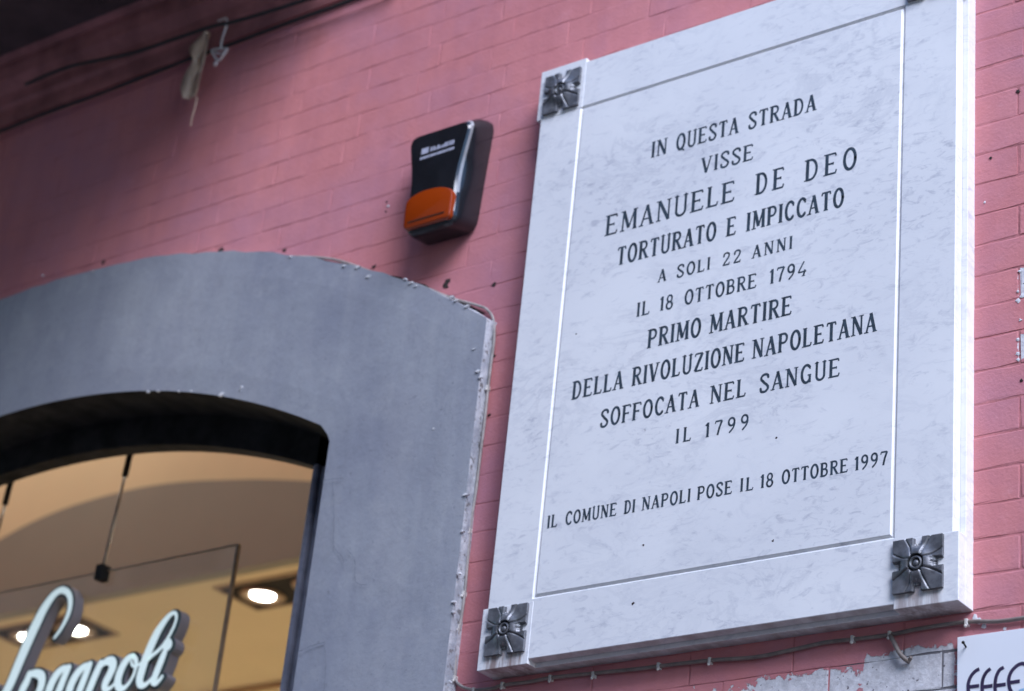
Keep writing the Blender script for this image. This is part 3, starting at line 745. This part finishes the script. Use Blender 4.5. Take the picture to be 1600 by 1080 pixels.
# inscription: own engraved capitals
TH, TN = .162, .094
def el(cx_, cy, rx, ry_, a0, a1, n=18): return [(cx_+rx*math.cos(R_(a0+(a1-a0)*i/n)), cy+ry_*math.sin(R_(a0+(a1-a0)*i/n))) for i in range(n+1)]
def S_(w): return crom([(w-.07, .80), (w-.10, .93), (w/2, .985), (.10, .90), (.07, .74), (.18, .58), (w/2, .50), (w-.13, .40), (w-.06, .24), (w-.12, .08), (w/2, .015), (.09, .06), (.06, .22)], 4)
G = {
 'I': (.20, [([(.1,0),(.1,1)],TH)], [(.1,0),(.1,1)]),
 'N': (.56, [([(.09,0),(.09,1)],TN), ([(.09,1),(.47,0)],TH), ([(.47,0),(.47,1)],TN)], [(.09,0),(.07,1),(.47,1)]),
 'Q': (.54, [(el(.27,.5,.205,.48,0,360,28),TH*.9), ([(.30,.16),(.40,-.02),(.50,-.10)],TN)], []),
 'O': (.54, [(el(.27,.5,.205,.48,0,360,28),TH*.9)], []),
 'U': (.54, [([(.10,1),(.10,.30)]+el(.27,.25,.17,.235,180,360,12)+[(.44,.3),(.44,1)],TN*1.35)], [(.10,1),(.44,1)]),
 'E': (.50, [([(.10,0),(.10,1)],TH), ([(.08,.965),(.43,.965)],TN), ([(.10,.51),(.34,.51)],TN), ([(.08,.035),(.45,.035)],TN), ([(.42,.965),(.44,.84)],TN*.8), ([(.34,.57),(.34,.44)],TN*.7), ([(.44,.035),(.47,.19)],TN*.8)], [(.08,0),(.08,1)]),
 'F': (.47, [([(.10,0),(.10,1)],TH), ([(.08,.965),(.43,.965)],TN), ([(.10,.51),(.34,.51)],TN), ([(.42,.965),(.44,.82)],TN*.8), ([(.34,.57),(.34,.44)],TN*.7)], [(.10,0),(.08,1)]),
 'L': (.45, [([(.10,0),(.10,1)],TH), ([(.08,.035),(.40,.035)],TN), ([(.39,.035),(.42,.20)],TN*.8)], [(.08,0),(.10,1)]),
 'T': (.50, [([(.25,0),(.25,1)],TH), ([(.04,.965),(.46,.965)],TN), ([(.06,.965),(.035,.82)],TN*.8), ([(.44,.965),(.465,.82)],TN*.8)], [(.25,0)]),
 'S': (.46, [(S_(.46),TH*.82)], []),
 'A': (.54, [([(.06,0),(.27,1)],TN), ([(.26,1),(.46,0)],TH), ([(.12,.32),(.40,.32)],TN*.8)], [(.06,0),(.47,0)]),
 'V': (.54, [([(.07,1),(.27,0)],TH), ([(.27,0),(.47,1)],TN)], [(.07,1),(.47,1)]),
 'R': (.53, [([(.10,0),(.10,1)],TH), ([(.10,.965),(.26,.965)]+el(.26,.745,.16,.22,90,-90,10)+[(.10,.525)],TN*1.25), ([(.24,.52),(.36,.25),(.46,.02)],TH*.85)], [(.10,0),(.08,1),(.47,0)]),
 'P': (.50, [([(.10,0),(.10,1)],TH), ([(.10,.965),(.27,.965)]+el(.27,.725,.16,.24,90,-90,10)+[(.10,.485)],TN*1.25)], [(.10,0),(.08,1)]),
 'B': (.52, [([(.10,0),(.10,1)],TH), ([(.10,.965),(.25,.965)]+el(.25,.75,.15,.215,90,-90,10)+[(.10,.53)],TN*1.2), ([(.10,.53),(.26,.53)]+el(.26,.285,.18,.25,90,-90,10)+[(.08,.035)],TN*1.3)], [(.08,0),(.08,1)]),
 'D': (.54, [([(.10,0),(.10,1)],TH), ([(.08,.965),(.22,.965)]+el(.22,.5,.23,.465,90,-90,16)+[(.08,.035)],TN*1.3)], [(.08,0),(.08,1)]),
 'M': (.66, [([(.09,0),(.11,1)],TN), ([(.11,1),(.33,.12)],TH), ([(.33,.12),(.55,1)],TN*.9), ([(.55,1),(.57,0)],TH)], [(.09,0),(.09,1),(.57,0),(.57,1)]),
 'C': (.50, [(el(.28,.5,.205,.48,48,312,20),TH*.9), ([(.42,.90),(.44,.72)],TN*.9), ([(.42,.10),(.44,.24)],TN*.8)], []),
 'G': (.54, [(el(.28,.5,.205,.48,48,318,20),TH*.9), ([(.42,.90),(.44,.74)],TN*.9), ([(.44,.0),(.44,.42)],TH*.8), ([(.34,.42),(.50,.42)],TN*.8)], []),
 'Z': (.50, [([(.07,.965),(.44,.965)],TN), ([(.43,.965),(.08,.035)],TH), ([(.07,.035),(.45,.035)],TN), ([(.07,.965),(.06,.82)],TN*.8), ([(.45,.035),(.46,.19)],TN*.8)], []),
 '1': (.28, [([(.16,0),(.16,1)],TH), ([(.16,.98),(.04,.80)],TN)], [(.16,0)]),
 '2': (.46, [(crom([(.07,.72),(.09,.90),(.22,.985),(.36,.90),(.38,.72),(.28,.46),(.14,.22),(.07,.04)],4),TH*.75), ([(.07,.04),(.41,.04)],TN*1.2), ([(.40,.04),(.42,.2)],TN*.8)], []),
 '7': (.46, [([(.05,.96),(.40,.96)],TN*1.2), ([(.40,.96),(.27,.5),(.19,0)],TH*.85), ([(.06,.96),(.04,.80)],TN*.8)], []),
 '8': (.48, [(el(.24,.745,.145,.235,0,360,20),TH*.72), (el(.24,.265,.175,.25,0,360,22),TH*.8)], []),
 '9': (.46, [(el(.22,.72,.155,.26,0,360,20),TH*.8), (crom([(.375,.72),(.375,.5),(.30,.25),(.14,.02)],5),TH*.72)], []),
 '4': (.52, [([(.34,1),(.05,.30)],TN), ([(.05,.30),(.47,.30)],TN*1.1), ([(.40,.42),(.33,.0)],TH*.7)], [(.33,0)]),
}
def glyph(mb, ch, x0, z0, w_, h, k, y, wt=1.):
    gw_, strokes, serifs = G[ch]; sx = w_/gw_
    for pts, t in strokes:
        P = [(x0+a*sx, z0+b*h, t*h*wt) for a, b in pts]
        ribbon(mb, P, y-.00003*(k[0] % 5), close_caps=len(pts) > 6); k[0] += 1
    for a, b in serifs:
        b_ = b*h+(.022*h if b < .5 else -.022*h); hwid = .115*h
        ribbon(mb, [(x0+a*sx-hwid, z0+b_, .05*h), (x0+a*sx+hwid, z0+b_, .05*h)], y-.00003*(k[0] % 5+5), False); k[0] += 1
def c6(x): return 920+x/2.7
def c7(x): return 840+x/2.571
LINES = [
 (4.3150, .0425, c6, [('IN',262,331),('QUESTA',367,633),('STRADA',672,960)], 1.),
 (4.2330, .0410, c6, [('VISSE',472,695)], 1.),
 (4.1385, .0530, c6, [('EMANUELE',67,617),('DE',702,826),('DEO',910,1132)], .92),
 (4.0520, .0460, c6, [('TORTURATO',117,538),('E',580,622),('IMPICCATO',664,1077)], 1.),
 (3.9800, .0310, c6, [('A',290,330),('SOLI',370,513),('22',563,643),('ANNI',688,860)], 1.1),
 (3.9065, .0350, c6, [('IL',200,258),('18',297,357),('OTTOBRE',402,708),('1794',760,922)], 1.05),
 (3.8210, .0450, c7, [('PRIMO',440,657),('MARTIRE',690,1022)], 1.),
 (3.7365, .0440, c7, [('DELLA',137,345),('RIVOLUZIONE',378,832),('NAPOLETANA',862,1362)], 1.),
 (3.6525, .0415, c7, [('SOFFOCATA',250,650),('NEL',692,838),('SANGUE',890,1215)], 1.),
 (3.5762, .0335, c7, [('IL',553,618),('1799',670,850)], 1.05),
 (3.4365, .0295, c7, [('IL',37,80),('COMUNE',110,318),('DI',347,392),('NAPOLI',418,615),('POSE',640,782),('IL',812,868),('18',893,948),('OTTOBRE',980,1247),('1997',1272,1408)], 1.1),
]
q = random.Random(2)
for z0, h, fn, words, wt in LINES:
    for wd, a, b in words:
        xa = xat(fn(a), z0, T); xb = xat(fn(b), z0+h*.5, T)
        tot = sum(G[c][0] for c in wd); nG = len(wd)-1
        gap = (.10 if wd not in ('DEO', 'DE', '1799') else .2); scale = (xb-xa)/(tot+gap*nG)
        if scale > h*1.4: scale_g = h*1.35; gap = ((xb-xa)/scale_g-tot)/max(1, nG); scale = scale_g
        x = xa
        for c in wd:
            mb = MB(); k = [0]
            glyph(mb, c, x, z0+q.uniform(-.0004, .0004), G[c][0]*scale, h, k, T-.0002, wt)
            obj('letter', mb, INK, plq, origin=(x, T, z0)); x += (G[c][0]+gap)*scale
for u, v, r in ((1213, 684, .0032), (989, 943, .004), (1005, 852, .003), (1208, 845, .0035), (900, 522, .0025)):
    blot('pit', u, v, r, HOLE, plq, y=T-.0002)
# ------------------------------------------------------------------ cables along the wall and the small sign
cable('wall_cable', [(452, 401), (520, 405), (590, 428), (660, 448), (705, 466), (745, 477), (761, 484), (771, 500), (772, 530), (767, 570), (763, 604), (757, 660), (750, 715), (744, 765), (736, 815), (733, 840), (731, 870), (726, 928), (719, 975), (714, 1000), (711, 1040), (712, 1062), (722, 1073), (738, 1078)], .0035, CABLE,
      'thin grey cable clipped down the right edge of the arch surround', y=-.006, clips=((762, 606), (734, 829), (725, 928), (717, 980), (711, 1060), (741, 1079)))
cable('wall_cable', [(741, 1079), (770, 1076), (785, 1071), (830, 1065), (862, 1059), (930, 1052), (1000, 1045), (1030, 1041), (1110, 1032), (1180, 1027), (1240, 1015), (1290, 1004), (1335, 999), (1390, 992), (1440, 982), (1510, 972), (1560, 971), (1610, 964), (1680, 952)], .0044, CABLEB,
      'brown cable running level just under the plaque, held by white clips', y=-.006, clips=((786, 1071), (861, 1060), (928, 1055), (1030, 1041), (1110, 1033), (1333, 999), (1391, 992), (1511, 973)))
t = thing('cable_stub', 'short bent brown cable end sticking down below the level cable', 'cable', at(1391, 993, -.01))
obj('sheath', MB().tube([Vector(p) for p in crom([at(1391, 993, -.01), at(1398, 1006, -.012), at(1404, 1018, -.014), at(1412, 1028, -.012), at(1422, 1035, -.004)], 5)], .0046, 8), CABLEB, t, smooth=True)
obj('cut_end', MB().tube([at(1420, 1033, -.006), at(1424, 1027, -.012)], .0036, 6), CABLEB, t)

sn = thing('wall_sign', 'white flat wall sign with dark violet rounded letters under the plaque', 'sign', (-1.77, -.01, 3.0))
obj('sheet', MB().box(-1.771, -1.05, -.014, -.002, 2.72, 3.081), SIGNW, sn, bevel=.001)
sy = -.0146
def P9(x, y): p = at(1480+x/9, 960+y/9, sy); return (p.x, p.z)
for strokes in ([[(452,768),(395,800),(335,870),(300,960),(295,1040),(310,1130),(350,1200),(420,1240)], [(305,1022),(450,1004)]],
                [[(610,765),(555,810),(510,890),(492,980),(492,1060),(500,1150),(510,1240)], [(500,1022),(638,1003)]],
                [[(796,745),(735,785),(692,870),(675,960),(674,1050),(682,1150),(692,1240)], [(680,1003),(825,983)]],
                [[(1120,710),(1045,692),(965,735),(900,810),(868,900),(868,985),(890,1065),(940,1130),(1020,1160),(1110,1130)], [(875,962),(1022,938)]]):
    m_ = MB(); wd = .0068
    for i, st in enumerate(strokes):
        pts = [P9(*p) for p in st]
        if len(pts) > 2: pts = crom(pts, 5)
        ribbon(m_, [(x, z, wd) for x, z in pts], sy-.0001*i, False)
    obj('letter', m_, SIGNK, sn)
m_ = MB(); ribbon(m_, [(*P9(x, y), .004) for x, y in ((1010, 1075), (1050, 1060), (1110, 1045))], sy, False); obj('letter_mark', m_, SIGNB, sn)
a = at(1505, 1004, -.03); b = at(1510, 1012, -.012)
obj('nail', MB().tube([a, b], .0018, 6).ball(a, .0032, 8, 5), BLACKM, sn)
